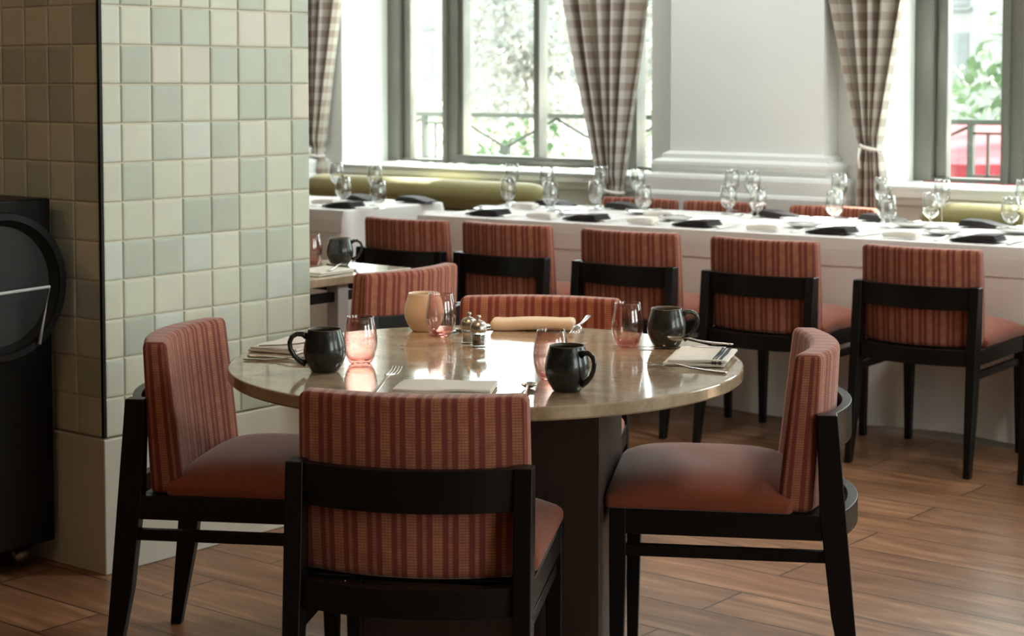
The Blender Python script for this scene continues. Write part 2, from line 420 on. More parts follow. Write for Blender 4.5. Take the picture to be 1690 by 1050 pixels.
# ------------------------------------------------------------------ room shell (built in room axes, turned as a whole)
m=MB(); m.box(-12,4.2,-4,7.75,-.1,0); struct(m.build('floor',M['planks'],smooth=False,rot=ROOM),'brown wood plank floor of long staggered boards')
m=MB(); m.box(-12,4.2,-4,8.25,3.2,3.35); struct(m.build('ceiling',M['ceiling'],smooth=False,rot=ROOM))
m=MB(); m.box(-12.2,-12,-4,8.25,0,3.2); struct(m.build('wall_left',M['dark_wall'],smooth=False,rot=ROOM))
m=MB(); m.box(4.2,4.6,-4,8.25,0,.87); m.box(4.2,4.6,-4,8.25,2.9,3.2)
xs=[-4]+[x for w in RWIN for x in w]+[8.25]
for i in range(0,len(xs),2): m.box(4.2,4.6,xs[i],xs[i+1],.87,2.9)
struct(m.build('wall_right',M['paint'],smooth=False,rot=ROOM))
for k,(a,b) in enumerate(RWIN):
    w=bpy.data.objects.new('window_%d'%(k+5),None); COL.objects.link(w); w.rotation_euler=ROOM; struct(w)
    F=MB()
    for (p,q) in ((a,a+.1),(b-.1,b),(a+.5,a+.6),(b-.6,b-.5),((a+b)/2-.02,(a+b)/2+.02)): F.box(4.46,4.54,p,q,.875,2.895)
    F.box(4.46,4.54,a,b,.875,.95); F.box(4.46,4.54,a,b,2.82,2.895); F.build('window_frame',M['win_metal'],w,smooth=False)
    F=MB(); F.box(4.50,4.506,a+.1,b-.1,.95,2.82); F.build('window_pane',M['pane'],w,smooth=False)
m=MB(); m.box(-12.2,4.4,-4.2,-4,0,3.2); struct(m.build('wall_front',M['dark_wall'],smooth=False,rot=ROOM))
SILL=.872; HEAD=2.9; V0=7.75; V1=8.28
m=MB()
m.box(-12.2,4.4,V0,V1,-1.4,SILL-.03); m.box(-12.2,4.4,V0,V1,HEAD,3.35)
xs=[-12.2]+[x for w in WINS for x in w]+[4.4]
for i in range(0,len(xs),2): m.box(xs[i],xs[i+1],V0,V1,SILL-.03,HEAD)
struct(m.build('wall_back',M['paint'],smooth=False,rot=ROOM),'pale painted window wall with deep reveals')
for k,(a,b) in enumerate(WINS):
    m=MB(); m.box(a-.0,b+.0,V0-.035,V1-.1,SILL-.03,SILL)
    m.box(a-.03,b+.03,V0-.035,V0,SILL-.055,SILL)
    m.box(a-.03,b+.03,V0-.02,V0,SILL-.09,SILL-.055)
    struct(m.build('trim_%d'%(k+1),M['trim_paint'],smooth=False,rot=ROOM,bevel=.006),'white sill under the window')
    # window: frame, fixed lights, mullions, central sash with one slim bar
    w=bpy.data.objects.new('window_%d'%(k+1),None); COL.objects.link(w); w.rotation_euler=ROOM; struct(w,'grey metal framed window, tall panes looking onto a bright street')
    F=MB(); y0,y1=8.16,8.26
    zb,zt=SILL+.004,HEAD-.003
    F.box(a,a+.10,y0,y1,zb,zt); F.box(b-.10,b,y0,y1,zb,zt); F.box(a,b,y0+.01,y1,zb,zb+.02); F.box(a,b,y0,y1,zt-.08,zt)
    F.box(a+.10,a+.16,y0+.04,y1,zb,zt); F.box(b-.16,b-.10,y0+.04,y1,zb,zt)
    g=b-a
    for xm in (a+.46,b-.38-.12):
        F.box(xm,xm+.12,y0,y1,zb,zt); F.box(xm+.02,xm+.05,y0-.015,y0,zb,zt)
    ca,cb=a+.58,b-.50
    F.box(ca,cb,y0,y1,zb,zb+.055); F.box(ca+.02,cb-.02,y0-.015,y0,zb+.01,zb+.035)
    F.box(ca,ca+.035,y0+.02,y1,zb+.05,zt-.08); F.box(cb-.035,cb,y0+.02,y1,zb+.05,zt-.08)
    cm=(ca+cb)/2
    F.box(cm-.022,cm+.022,y0+.01,y1,zb+.05,zt-.08)
    F.build('window_frame',M['win_metal'],w,smooth=False,bevel=.006)
    for (p0,p1) in ((a+.16,a+.46),(ca+.035,cm-.022),(cm+.022,cb-.035),(b-.38,b-.16)):
        g_=MB(); g_.box(p0,p1,8.215,8.221,zb+.02,zt-.08); g_.build('window_pane',M['pane'],w,smooth=False)
# pilasters between the windows, with moulded base
def pilaster(u0,u1,idx):
    m=MB(); vf=7.60
    prof=[(.135,0),(.135,.66),(.13,.69),(.112,.70),(.112,.80),(.105,.815),(.10,.82),(.10,.885),(.095,.90),(.075,.905),(.05,.912),(.048,.93),(.062,.938),(.070,.952),(.068,.968),(.05,.980),(.03,.984),(.03,1.006),(.012,1.014),(.0,1.02),(0,3.2)]
    rings=[]
    for off,z in prof:
        q=[(u0-off,V0+.02),(u0-off,vf-off),(u1+off,vf-off),(u1+off,V0+.02)]
        rings.append([m.vert((x,y,z)) for x,y in q])
    for i in range(len(rings)-1):
        for k in range(3): m.face((rings[i][k],rings[i][k+1],rings[i+1][k+1],rings[i+1][k]))
    struct(m.build('trim_%d'%idx,M['trim_paint'],smooth=False,rot=ROOM),'white pilaster with stepped moulded base between the windows')
for i,u in enumerate((-8.185,-4.565,-.945)): pilaster(u-.445,u+.445,5+i)
m=MB(); m.box(-12,4.2,V0-.02,V0,0,.14); struct(m.build('baseboard_back',M['trim_paint'],smooth=False,rot=ROOM,bevel=.004))
# ------------------------------------------------------------------ tiled pillar
T=.1094; PU,PV0,PV1=-3.879,3.041,3.843; ZB=.385; PL=-4.70
TONES={'G':[(.53,.58,.49),(.51,.56,.47),(.55,.60,.51)],'C':[(.67,.69,.56),(.66,.68,.55),(.69,.70,.58)],'P':[(.70,.67,.56),(.69,.67,.57)],'L':[(.66,.70,.62),(.64,.69,.61)]}
RF=["CLCGCLCC","LCCCCCGC","LLGCLLCG","LLLGLCCC","CCCCCGLG","LGGLCGGC","LGGGCGLC"[0:8],"CLCGGCCC","CGCCPGCG","LCGLGCCG","CGGCCGGP","CGPPGGGC","LCGGCPPG","LGCCCGCG"]
RF=["LCGLCGCL","LCLLLCGC","CGLCLCCC","CCCCCGLG","LGGLCGGC","CCCGGCCC","CGCCPGCG","LCGLGCCG","CGGCCGGP","CGPPGGGC","LCGGCPPG","LGCCCGCG"]
LF=["CGCC","GCCG","CGCC","CGCG","CCGC","GCGC","LGCG","GCCG","CGGC","GGGC","CCCG","CGCC"]
pil=bpy.data.objects.new('tiled_pillar',None); COL.objects.link(pil); pil.rotation_euler=ROOM
tag(pil,'wide square pillar clad in pale sage and cream glazed tiles','pillar'); pil['kind']='structure'
core=MB(); core.box(PL-.3,PU,PV0,PV1,ZB,3.2); core.build('grout_bed',M['grout'],pil,smooth=False)
def tile(m,o,du,dn,w,h,tone):
    """o: corner; du: direction along wall; dn: outward normal"""
    g=.0016; th=.005; e=.006
    up=Vector((0,0,1)); o=Vector(o)
    if w<.012: return
    L=[(g,g,0.0),(g+.001,g+.001,th*.55),(g+e*.5,g+e*.5,th*.9),(g+e*1.4,g+e*1.4,th)]
    rings=[]
    for (a,b,d) in L:
        rings.append([m.vert(o+du*x+up*y+dn*d) for x,y in ((a,b),(w-a,b),(w-a,h-b),(a,h-b))])
    for i in range(3):
        for k in range(4): m.face((rings[i][k],rings[i][(k+1)%4],rings[i+1][(k+1)%4],rings[i+1][k]),None,0,tone)
    m.face(rings[3],None,0,tone)
rt=random.Random(3)
m=MB()
cols=[.62*T]+[T]*6+[PV1-PV0-6.62*T]
for r in range(26):
    v=PV0
    row=RF[r] if r<len(RF) else ''.join(rt.choice('GCCLPG') for _ in range(8))
    for c,w in enumerate(cols):
        tone=Vector(rt.choice(TONES[row[c]]))*rt.uniform(.97,1.03)
        z=ZB+r*T; h=min(T,3.2-z)
        if h>.02: tile(m,(PU,v,z),Vector((0,1,0)),Vector((1,0,0)),w,h,tuple(tone))
        v+=w
m.build('side_tiles',M['tile'],pil,smooth=False)
m=MB()
for r in range(26):
    for c in range(10):
        row=LF[r] if r<len(LF) else 'CGCG'
        k=row[3-c] if c<4 else rt.choice('GCCLPG')
        tone=Vector(rt.choice(TONES[k]))*rt.uniform(.97,1.03)
        z=ZB+r*T; h=min(T,3.2-z)
        if h>.02: tile(m,(PU-.006-(c+1)*T,PV0,z),Vector((1,0,0)),Vector((0,-1,0)),T,h,tuple(tone))
m.build('front_tiles',M['tile'],pil,smooth=False)
m=MB(); m.box(PU-.004,PU+.0065,PV0-.0075,PV0+.002,ZB,3.2); m.build('corner_trim',M['black_plastic'],pil,smooth=False)
m=MB(); m.box(PL-.3,PU+.012,PV0-.012,PV1+.0,0,ZB-.004); m.build('plinth',M['stone_base'],pil,smooth=False,bevel=.004)
# ------------------------------------------------------------------ chairs
def bow(x): return .045*(1-(min(abs(x),.2)/.2)**2)
def make_chair():
    t=thing('dining_chair','x','chair')
    bw=M['black_wood']
    for s in (-1,1):
        g=MB(); X=lambda a,b:(min(s*a,s*b),max(s*a,s*b))
        g.stack([(*X(.212,.236),-.062,-.034,0),(*X(.205,.2365),-.040,.010,.22),(*X(.201,.2365),-.020,.036,.44),(*X(.201,.2365),.0,.045,.66)])
        g.build('leg',bw,t,smooth=False,bevel=.003)
    for s in (-1,1):
        g=MB(); X=lambda a,b:(min(s*a,s*b),max(s*a,s*b))
        g.stack([(*X(.207,.231),.463,.489,0),(*X(.199,.235),.455,.492,.30),(*X(.199,.235),.455,.492,.440)])
        g.build('leg',bw,t,smooth=False,bevel=.003)
    g=MB()
    for s in (-1,1):
        X=lambda a,b:(min(s*a,s*b),max(s*a,s*b))
        g.stack([(*X(.206,.234),.385,.4395,.03),(*X(.202,.233),.385,.4395,.457)],axis='y')
    g.box(-.2,.2,.462,.488,.385,.4395); g.box(-.2,.2,.03,.46,.428,.4385)
    g.build('seat_frame',bw,t,smooth=False,bevel=.002)
    def rail(z0,z1,w,th,dep):
        g=MB(); n=16
        for i in range(n+1):
            x=-w+2*w*i/n; b=bow(x)*dep
            for (yy,zz) in ((.006-b,z0),(.006-b,z1),(.006+th-b,z1),(.006+th-b,z0)): g.vert((x,yy,zz))
        for i in range(n):
            for k in range(4): g.face((4*i+k,4*i+(k+1)%4,4*i+4+(k+1)%4,4*i+4+k))
        g.face((3,2,1,0)); g.face((4*n,4*n+1,4*n+2,4*n+3)); return g
    rail(.577,.658,.204,.022,1.0).build('back_rail',bw,t,smooth=False,bevel=.002)
    o=rail(.383,.440,.204,.024,1.0).build('lower_rail',bw,t,smooth=False,bevel=.002); o.location=(0,-.016,0)
    for s in (-1,1):
        g=MB(); x0,x1=(s*.216-.009,s*.216+.009)
        g.stack([(x0,x1,.334,.360,-.02),(x0,x1,.334,.360,.462)],axis='y'); g.build('stretcher',bw,t,smooth=False,bevel=.002)
    def wb(x,y,z):
        f=max(0,min(1,(z-.440)/.348)); ty=(y-.05)/.08          # 0 rear .. 1 front
        rear=.049-.016*f-bow(x); front=.130-.038*f-bow(x)*.8
        k=1+.012*math.sin(PI*f)
        return (x*k*(1-.010*(1-f)),rear+(front-rear)*ty,z)
    g=MB(); g.rbox((0,.09,.614),(.440,.08,.348),.016,3,(22,2,10),wb)
    g.build('backrest',M['stripes'],t)
    def ws(x,y,z):
        a=max(0,1-(abs(x)/.236)**3.2); b=max(0,1-(abs(y-.298)/.206)**3.6)
        top=max(0,(z-.437)/.058)
        zz=.437+top*(.026+.057*math.sqrt(a*b))+min(0,z-.437)
        k=1+.006*math.sin(PI*min(1,top))
        return (x*k,.29+(y-.29)*k,zz)
    g=MB(); g.rbox((0,.298,.466),(.466,.408,.056),.015,3,(14,12,2),ws)
    g.build('seat',M['seat_velvet'],t)
    return t
CH=Proto(make_chair())
th=-math.radians(8.7)
def face_dir(dx,dy): return math.atan2(dy,dx)-PI/2     # rotation for a chair facing (dx,dy)
GR='striped chairs around the round marble table'
CH.place((-.196,3.215,0),th,'striped upholstered chair seen from behind, closest to the camera at the round table',GR)
CH.place((-.840,4.130,0),th-PI/2,'striped chair at the left of the round table beside the tiled pillar',GR)
CH.place((.735,3.930,0),th+PI/2,'striped chair at the right of the round table, turned side on over the open floor',GR)
CH.place((.088,4.79,0),th+PI,'striped chair at the far side of the round table behind the tan napkin',GR)
p=R(-3.615,4.075); CH.place((p.x,p.y,0),-A+PI/2,'striped chair drawn up to the small marble table behind the pillar')
NEAR=[(-5.02,5.50,'leftmost'),(-4.525,5.575,'second from the left'),(-3.92,5.60,'third from the left'),(-3.32,5.62,'fourth from the left'),(-2.715,5.69,'fifth from the left'),(-2.085,5.74,'rightmost and cut by the frame')]
GN='striped chairs along the near side of the long banquet table'
for u,v,w in NEAR:
    p=R(u,v); CH.place((p.x,p.y,0),-A+math.radians(2.5),'striped chair on the near side of the cloth-covered table, '+w,GN)
GF='striped chairs on the window side of the banquet table'
for u,v,w in ((-4.985,7.34,'in front of the left curtain'),(-4.505,7.375,'before the pilaster base, between two others'),(-3.93,7.42,'sunlit, below the tied curtain')):
    p=R(u,v); CH.place((p.x,p.y,0),-A+PI+math.radians(2.0),'back of a striped chair on the window side, '+w,GF)
# ------------------------------------------------------------------ round marble table
TC=Vector((-.058,3.885,0)); TR=.575; TZ=.75
t=thing('round_table','round beige marble pedestal table set for four','table',TC,th)
m=MB(); b=.004
m.lathe([(0,TZ-.028),(TR-b,TZ-.028),(TR,TZ-.028+b),(TR,TZ-b),(TR-b*.3,TZ-b*.3),(TR-b,TZ),(TR-.03,TZ),(0,TZ)],128)
m.build('tabletop',M['marble'],t,smooth=False)
bpy.data.objects[-1] if False else None
m=MB(); m.box(-.272,.272,-.145,.385,.02,.722); m.build('pedestal',M['pedestal'],t,smooth=False,bevel=.003)
for s in (-1,1):
    for q in (-1,1):
        m=MB(); m.lathe([(0,0),(.02,0),(.022,.004),(.022,.018),(.01,.022),(0,.022)],20,(s*.24,.12+q*.24,0)); m.build('foot',M['steel'],t)
# small rectangular marble table behind the pillar
t=thing('side_table','small rectangular marble table partly hidden behind the tiled pillar','table',(0,0,0),-A)
m=MB(); m.box(-4.62,-3.915,3.87,4.36,.722,.75); m.build('tabletop',M['marble'],t,smooth=False,bevel=.003)
m=MB(); m.box(-4.58,-3.945,3.875,3.90,.665,.695); m.box(-3.97,-3.945,3.875,4.34,.665,.695); m.box(-4.58,-3.945,4.31,4.34,.665,.695); m.box(-4.54,-3.98,4.08,4.12,.69,.722); m.build('apron',M['black_wood'],t,smooth=False)
for (u,v) in ((-3.955,4.045),(-4.55,4.27),(-4.55,3.95)):
    m=MB(); m.box(u-.025,u+.025,v-.025,v+.025,0,.722); m.build('leg',M['grey_leg'],t,smooth=False,bevel=.003)
# ------------------------------------------------------------------ cutlery, mugs and glasses
def make_mug(mat_out,handle=True):
    t=thing('mug','x','mug')
    out=[(0,0),(.026,0),(.030,.003),(.0385,.017),(.0452,.034),(.0462,.047),(.0445,.060),(.0405,.076),(.0368,.0885),(.0362,.0915)]
    rim=[(.0355,.0932),(.0342,.0925)]
    inn=[(.0345,.086),(.038,.074),(.0425,.058),(.0435,.045),(.041,.03),(.034,.014),(.02,.006),(0,.005)]
    prof=out+rim+inn; mi=[0]*(len(out)-1)+[1]*3+[2]*(len(prof)-len(out)-3)
    m=MB(); m.lathe(prof,44,mi=mi); m.build('body',[mat_out[0],mat_out[1],mat_out[2]],t)
    if handle:
        pts=[(.0390,0,.077),(.048,0,.0825),(.060,0,.083),(.0705,0,.077),(.0755,0,.065),(.0735,0,.050),(.066,0,.036),(.055,0,.025),(.041,0,.017)]
        m=MB(); m.tube(pts,[.0058,.0048,.0042,.0042,.0042,.0042,.0042,.0046,.0056],12,sx=1.25,up=(0,1,0)); m.build('handle',mat_out[0],t)
    return t
dark=(M['mug'],M['mug_rim'],M['mug_in'])
MU=Proto(make_mug(dark)); GM='charcoal stoneware mugs'
MU.place((-.405,3.735,TZ),math.radians(190),'charcoal stoneware mug at the left setting, handle to the left',GM)
MU.place((.112,3.500,TZ),math.radians(-46),'charcoal stoneware mug nearest the camera, before a pink tumbler',GM)
MU.place((.365,4.082,TZ),math.radians(8),'charcoal stoneware mug on the right, beside the folded striped napkin',GM)
p=R(-4.255,4.09,TZ)
p=Vector((-.589,5.93,TZ)); MU.place(p,math.radians(12),'charcoal stoneware mug on the small table behind the pillar',GM)
bm=make_mug((M['beige_mug'],M['beige_mug'],M['beige_mug'])); bm['label']='beige stoneware mug behind a pink tumbler at the far left of the table'; bm.name='beige_mug'
bm.location=(-.221,4.354,TZ); bm.rotation_euler=(0,0,math.radians(82)); bm.scale=(1.1,1.1,1.03)
def make_tumbler():
    t=thing('tumbler','x','glass')
    o_=[(.021,0),(.026,.004),(.0325,.018),(.0368,.036),(.0378,.050),(.0368,.066),(.0338,.084),(.0300,.1045)]
    i_=[(.0288,.1045),(.0325,.084),(.0354,.066),(.0364,.050),(.0354,.036),(.0310,.019),(.024,.009),(.012,.007),(0,.0075)]
    m=MB(); m.lathe([(0,.002),(.010,.0015)]+o_+[(.0294,.1055)]+i_,44,mi=[1,1,1,1]+[0]*14+[1]*4)
    m.build('bowl',[M['pink_glass'],M['pink_base']],t); return t
TU=Proto(make_tumbler()); GT='pink stemless tumblers'
TU.place((-.337,3.842,TZ),0,'pink stemless tumbler just right of the left-hand charcoal mug',GT)
TU.place((-.175,4.262,TZ),0,'pink stemless tumbler in front of the beige mug',GT)
TU.place((.082,3.630,TZ),0,'pink stemless tumbler partly behind the nearest charcoal mug',GT)
TU.place((.273,4.085,TZ),0,'pink stemless tumbler left of the right-hand charcoal mug',GT)
p=Vector((-.690,5.95,TZ)); TU.place(p,0,'pink stemless tumbler half hidden by the pillar on the small table',GT)
def make_fork():
    m=MB(); m.ribbon([(0,0,.003,.004,.0012),(.006,0,.003,.0075,.0022),(.05,0,.0032,.0058,.0023),(.09,0,.005,.0040,.0024),(.115,0,.009,.0030,.0018),(.130,0,.010,.0060,.0014),(.140,0,.0085,.0108,.0011),(.152,0,.006,.0118,.0010),(.156,0,.005,.0118,.0009)])
    for y in (-.0101,-.0034,.0034,.0101):
        m.ribbon([(.150,y,.0062,.0019,.0010),(.165,y,.0032,.0018,.0010),(.182,y,.0034,.0015,.0009),(.196,y,.0085,.0008,.0006)],n=6)
    o=m.build('fork',M['steel']); tag(o,'x','fork'); return o
def make_knife():
    m=MB(); m.ribbon([(0,0,.004,.005,.003),(.008,0,.004,.008,.0038),(.06,0,.004,.0072,.0036),(.10,0,.004,.0055,.003),(.112,0,.004,.0060,.0012),(.125,0,.004,.0090,.0009),(.185,0,.004,.0100,.0008),(.205,-.002,.004,.0072,.0006),(.218,-.006,.004,.0012,.0004)])
    o=m.build('knife',M['steel']); tag(o,'x','knife'); return o
def make_spoon():
    m=MB(); m.ribbon([(0,0,.003,.004,.0012),(.006,0,.003,.0075,.0022),(.05,0,.0032,.0058,.0023),(.085,0,.0055,.0034,.0018),(.108,0,.010,.0026,.0018),(.120,0,.010,.0035,.0014)])
    def bowl(off):
        def f(a,b):
            ang=2*PI*a; rr=b
            x=.142+.024*rr*math.cos(ang); w=.0165*(1-.12*math.cos(ang)); y=w*rr*math.sin(ang)
            return (x,y,.0098-.0085*(1-rr**2)+off)
        return f
    m.grid(bowl(0),28,6); m.grid(bowl(-.0009),28,6,flip=True)
    o=m.build('spoon',M['steel']); tag(o,'x','spoon'); return o
FK,KN,SP=Proto(make_fork()),Proto(make_knife()),Proto(make_spoon())
def folded(m,w,d,h,layers,stripe=False,droop=.0,seed=1):
    rr=random.Random(seed); hl=h/layers
    for k in range(layers):
        a=rr.uniform(-.006,.006); s=1-.03*k
        def wp(x,y,z,a=a,k=k):
            n=noise.noise(Vector((x*14+seed*3,y*14,k*2.0)))
            e=max(0,1-(abs(x)/(w/2))**6)
            return (x*(1+.012*math.sin(9*y+seed))+a,y*(1+.02*math.sin(7*x+seed)),max(.0004,z*(1-droop*abs(x)/(w/2))+n*.0022*(k+.4)))
        m.rbox((0,0,hl*(k+.5)+.0006),(w*s,d*s,hl*.94),hl*.44,2,(12,8,1),wp)
def make_napkin(w,d,h,layers,mat,seed,name='napkin',stripes_=False,curl=0):
    m=MB(); folded(m,w,d,h,layers,seed=seed)
    if curl:
        m.v=[(x,y,z+curl*max(0,abs(x)/(w/2)-.55)**2*2.0+curl*.25*math.sin(x*25+1)) if True else 0 for x,y,z in m.v]
        m.v=[(x,y,max(.0005,z)) for x,y,z in m.v]
    mats=[mat,M['blue_line']]
    o=m.build(name,mats)
    if stripes_:
        s=MB()
        for k,(xx) in enumerate((w/2-.012,w/2-.022,w/2-.028)):
            ww=.0032 if k==0 else .0016
            s.box(xx-ww,xx+ww,-d/2*.90,d/2*.90,h*.5,h*1.005+.0032); s.box(xx-ww,xx+ww,-d/2-.0008,-d/2*.88,h*.08,h*.95)
        s.build('woven_stripe',M['blue_line'],o,smooth=False)
    tag(o,'x','napkin'); return o
def put(o,loc,rz,label,group=None):
    o.location=loc; o.rotation_euler=(0,0,rz); o['label']=label
    if group: o['group']=group
    return o
Gn='folded linen napkins on the round table'
put(make_napkin(.205,.125,.011,2,M['linen'],3),(-.135,3.505,TZ),th+.03,'cream folded napkin behind the nearest chair back',Gn)
put(make_napkin(.215,.085,.028,1,M['tan_linen'],5,curl=.010),(.052,4.372,TZ),th*.6,'tan rolled napkin at the far setting',Gn)
put(make_napkin(.135,.19,.015,2,M['linen'],8,stripes_=True),(.425,3.885,TZ),th-.10,'cream folded napkin with navy stripes at the right setting',Gn)
put(make_napkin(.13,.20,.012,2,M['linen'],11,stripes_=False),(-.515,4.075,TZ),th-.25,'white folded napkin at the left setting under cutlery',Gn)
# round table cutlery
o=FK.place((-.268,3.50,TZ+.004),math.radians(74),'fork resting at the left of the nearest napkin, tines up'); o.rotation_euler=(math.radians(0),math.radians(-9),math.radians(76)); o.location=(-.283,3.375,TZ+.001)
o=SP.place((.02,3.385,TZ),math.radians(84),'spoon with its bowl shown right of the nearest napkin')
o=FK.place((.46,3.672,TZ),math.radians(138),'fork lying in front of the navy-striped napkin'); o.location=(.462,3.70,TZ); o.rotation_euler=(0,0,math.radians(146))
o=KN.place((.47,4.02,TZ),math.radians(160),'knife half under the right-hand charcoal mug'); o.location=(.50,4.035,TZ); o.rotation_euler=(0,0,math.radians(172))
o=SP.place((.50,3.99,TZ+.017),math.radians(168),'spoon lying over the corner of the navy-striped napkin'); o.location=(.505,3.945,TZ+.024); o.rotation_euler=(0,0,math.radians(152))
o=SP.place((-.60,3.868,TZ),math.radians(-12),'spoon in front of the left-hand napkin'); o.location=(-.605,3.885,TZ); 
o=KN.place((-.60,3.90,TZ),math.radians(-20),'knife beside the spoon at the left setting'); o.location=(-.60,3.925,TZ); o.rotation_euler=(0,0,math.radians(-24))
o=FK.place((-.6,4.0,TZ+.018),0,'fork lying on the white napkin at the left setting'); o.location=(-.585,3.99,TZ+.0145); o.rotation_euler=(0,0,math.radians(8))
o=FK.place((.145,4.37,TZ+.02),0,'fork leaning on the right end of the tan napkin'); o.location=(.195,4.395,TZ+.030); o.rotation_euler=(0,math.radians(6.5),math.radians(-104))
o=SP.place((-.13,4.33,TZ),0,'spoon left of the tan napkin behind the shakers'); o.location=(-.06,4.45,TZ); o.rotation_euler=(0,0,math.radians(-118))
o=KN.place((-.02,4.4,TZ),0,'knife left of the tan napkin, tip towards the beige mug'); o.location=(-.035,4.415,TZ); o.rotation_euler=(0,0,math.radians(-140))
# salt and pepper
def make_shaker(fill,name):
    t=thing(name,'x','shaker')
    m=MB(); m.lathe([(0,0),(.017,0),(.0205,.003),(.0195,.008),(.0165,.014),(.0165,.020),(.0185,.027),(.0185,.033),(.016,.037),(.0145,.037),(.0165,.032),(.0150,.020),(.016,.008),(0,.004)],32); m.build('glass_body',M['clear_glass'],t)
    m=MB(); m.lathe([(0,.005),(.0145,.0055),(.0140,.020),(.0150,.028),(0,.029)],24); m.build('filling',fill,t)
    m=MB(); m.lathe([(.0165,.036),(.0192,.038),(.0205,.044),(.0195,.052),(.016,.059),(.009,.0635),(.0045,.0645),(.0035,.0665),(.0052,.0690),(.0062,.0722),(.0048,.0755),(0,.0768)],32); m.build('steel_cap',M['brushed_steel'],t)
    return t
o=make_shaker(M['pepper'],'pepper_shaker'); put(o,(-.079,4.080,TZ),0,'pepper shaker with domed steel cap, the nearer of the pair','salt and pepper shakers')
o=make_shaker(M['salt'],'salt_shaker'); put(o,(-.103,4.135,TZ),0,'salt shaker with domed steel cap just behind the pepper','salt and pepper shakers')
# side table setting
o=make_napkin(.13,.18,.014,2,M['linen'],21); put(o,R(-4.02,4.04,TZ),-A+.1,'grey-white folded napkin on the small table near the pillar edge')
o=SP.place(R(-3.99,4.17,TZ+.001),-A+math.radians(170),'spoon on the small table behind its napkin')
o=FK.place(R(-3.95,4.0,TZ+.015),-A+math.radians(120),'fork on the napkin of the small table')
# ------------------------------------------------------------------ banquet tables with cloths
def vedge(u): return 6.085+.068*(u+5.4)
TA=math.atan(.068)
def cloth_table(u0,u1,depth,label,tlabel,seed):
    o=R(u0,vedge(u0)); L=(u1-u0)/math.cos(TA); rz=-A+TA; depth0=depth
    tb=thing('banquet_table',tlabel,'table',o,rz)
    m=MB(); m.box(.02,L-.02,.02,depth-.02,.70,.744); m.build('tabletop',M['pedestal'],tb,smooth=False)
    for (x,y) in ((.25,.14),(L-.25,.14),(.25,depth-.14),(L-.25,depth-.14)):
        m=MB(); m.box(x-.02,x+.02,y-.02,y+.02,0,.70); m.build('leg',M['black_wood'],tb,smooth=False)
    per=[]; st=.028
    def seg(a,b):
        n=max(2,int((Vector(b)-Vector(a)).length/st)); return [tuple(Vector(a).lerp(Vector(b),i/n)) for i in range(n)]
    C=[(0,0),(L,0),(L,depth),(0,depth)]
    nrm=[(0,-1),(1,0),(0,1),(-1,0)]
    for k in range(4):
        s=seg(C[k],C[(k+1)%4]); n=Vector(nrm[k]); npv=Vector(nrm[k-1])
        for i,p in enumerate(s):
            nn=(n+npv).normalized() if i==0 else n
            per.append((Vector(p),nn,1.0 if i==0 else math.exp(-min(i,len(s)-i)*st/.06)))
    m=MB(); zs=[.752,.7505,.745,.72,.66,.58,.48,.36,.24,.13,.05,.012]
    rings=[]
    for j,z in enumerate(zs):
        ring=[]
        for i,(p,nn,cr) in enumerate(per):
            dz=.752-z; s_=p.x+p.y*1.7
            rip=(math.sin(s_*9+seed)+.6*math.sin(s_*17.3+seed*2)+.4*noise.noise(Vector((s_*3,z*3,seed))))*.014*dz/.75
            out=.0 if j==0 else .004+min(.012,dz*.12)+rip+cr*.07*dz/.75+dz*.03
            if nn.y>.9: z=max(z,.752-(.752-z)*.25)
            zz=z if (j<len(zs)-1 or nn.y>.9) else z+.008+.010*math.sin(s_*5+seed)
            if z==.752: q=p-nn*.006
            else: q=p+nn*out
            ring.append(m.vert((q.x,q.y,zz)))
        rings.append(ring)
    n=len(per)
    for j in range(len(zs)-1):
        for i in range(n): m.face((rings[j][i],rings[j+1][i],rings[j+1][(i+1)%n],rings[j][(i+1)%n]))
    m.face(rings[0],None,0)
    cl=m.build('tablecloth',M['cloth'],loc=o,rot=(0,0,rz)); tag(cl,label,'tablecloth')
    g=MB(); N_=int(L/.04)
    def ov(a,b_):
        x=-.004+(L+.008)*a; d=b_*.11
        return (x,-.010-.05*min(.02,d)-.010*min(1,d/.05)-.014*d-.0035*math.sin(x*9+seed)*d/.1,.7545-(d if b_>.0 else 0)+.0015*math.sin(x*6)*b_)
    g.grid(ov,N_,5); 
    def ovt(a,b_):
        x=-.004+(L+.008)*a; return (x,-.010+b_*.02,.7545)
    g.grid(ovt,N_,1)
    g.build('overlay_hem',M['cloth'],cl,smooth=False,solid=.001)
    return cl
cloth_table(-5.41,-1.95,.99,'white cloth hanging to the floor over the long banquet table','long banquet table under the white cloth at right',1.3)
cloth_table(-8.3,-5.87,.78,'white cloth over the separate table at far left behind the pillar','banquet table under a white cloth at far left',4.1)
CZ=.756
# place settings
def make_wine(tall):
    t=thing('wine_glass' if tall else 'water_goblet','x','glass')
    if tall: pr=[(0,.003),(.031,.0015),(.033,.003),(.030,.0045),(.010,.007),(.0042,.014),(.0036,.040),(.0038,.082),(.010,.092),(.025,.106),(.0345,.126),(.037,.145),(.0355,.170),(.0310,.203),(.0302,.203),(.0345,.170),(.0360,.145),(.0335,.127),(.024,.108),(.010,.096),(0,.094)]
    else: pr=[(0,.003),(.031,.0015),(.033,.003),(.030,.005),(.010,.008),(.0055,.014),(.0058,.024),(.014,.030),(.030,.042),(.039,.060),(.0405,.078),(.0375,.104),(.0320,.139),(.0312,.139),(.0365,.104),(.0395,.078),(.038,.060),(.029,.044),(.013,.0335),(0,.032)]
    m=MB(); m.lathe(pr,28); m.build('glass',M['clear_glass'],t); return t
WG,GG=Proto(make_wine(True)),Proto(make_wine(False))
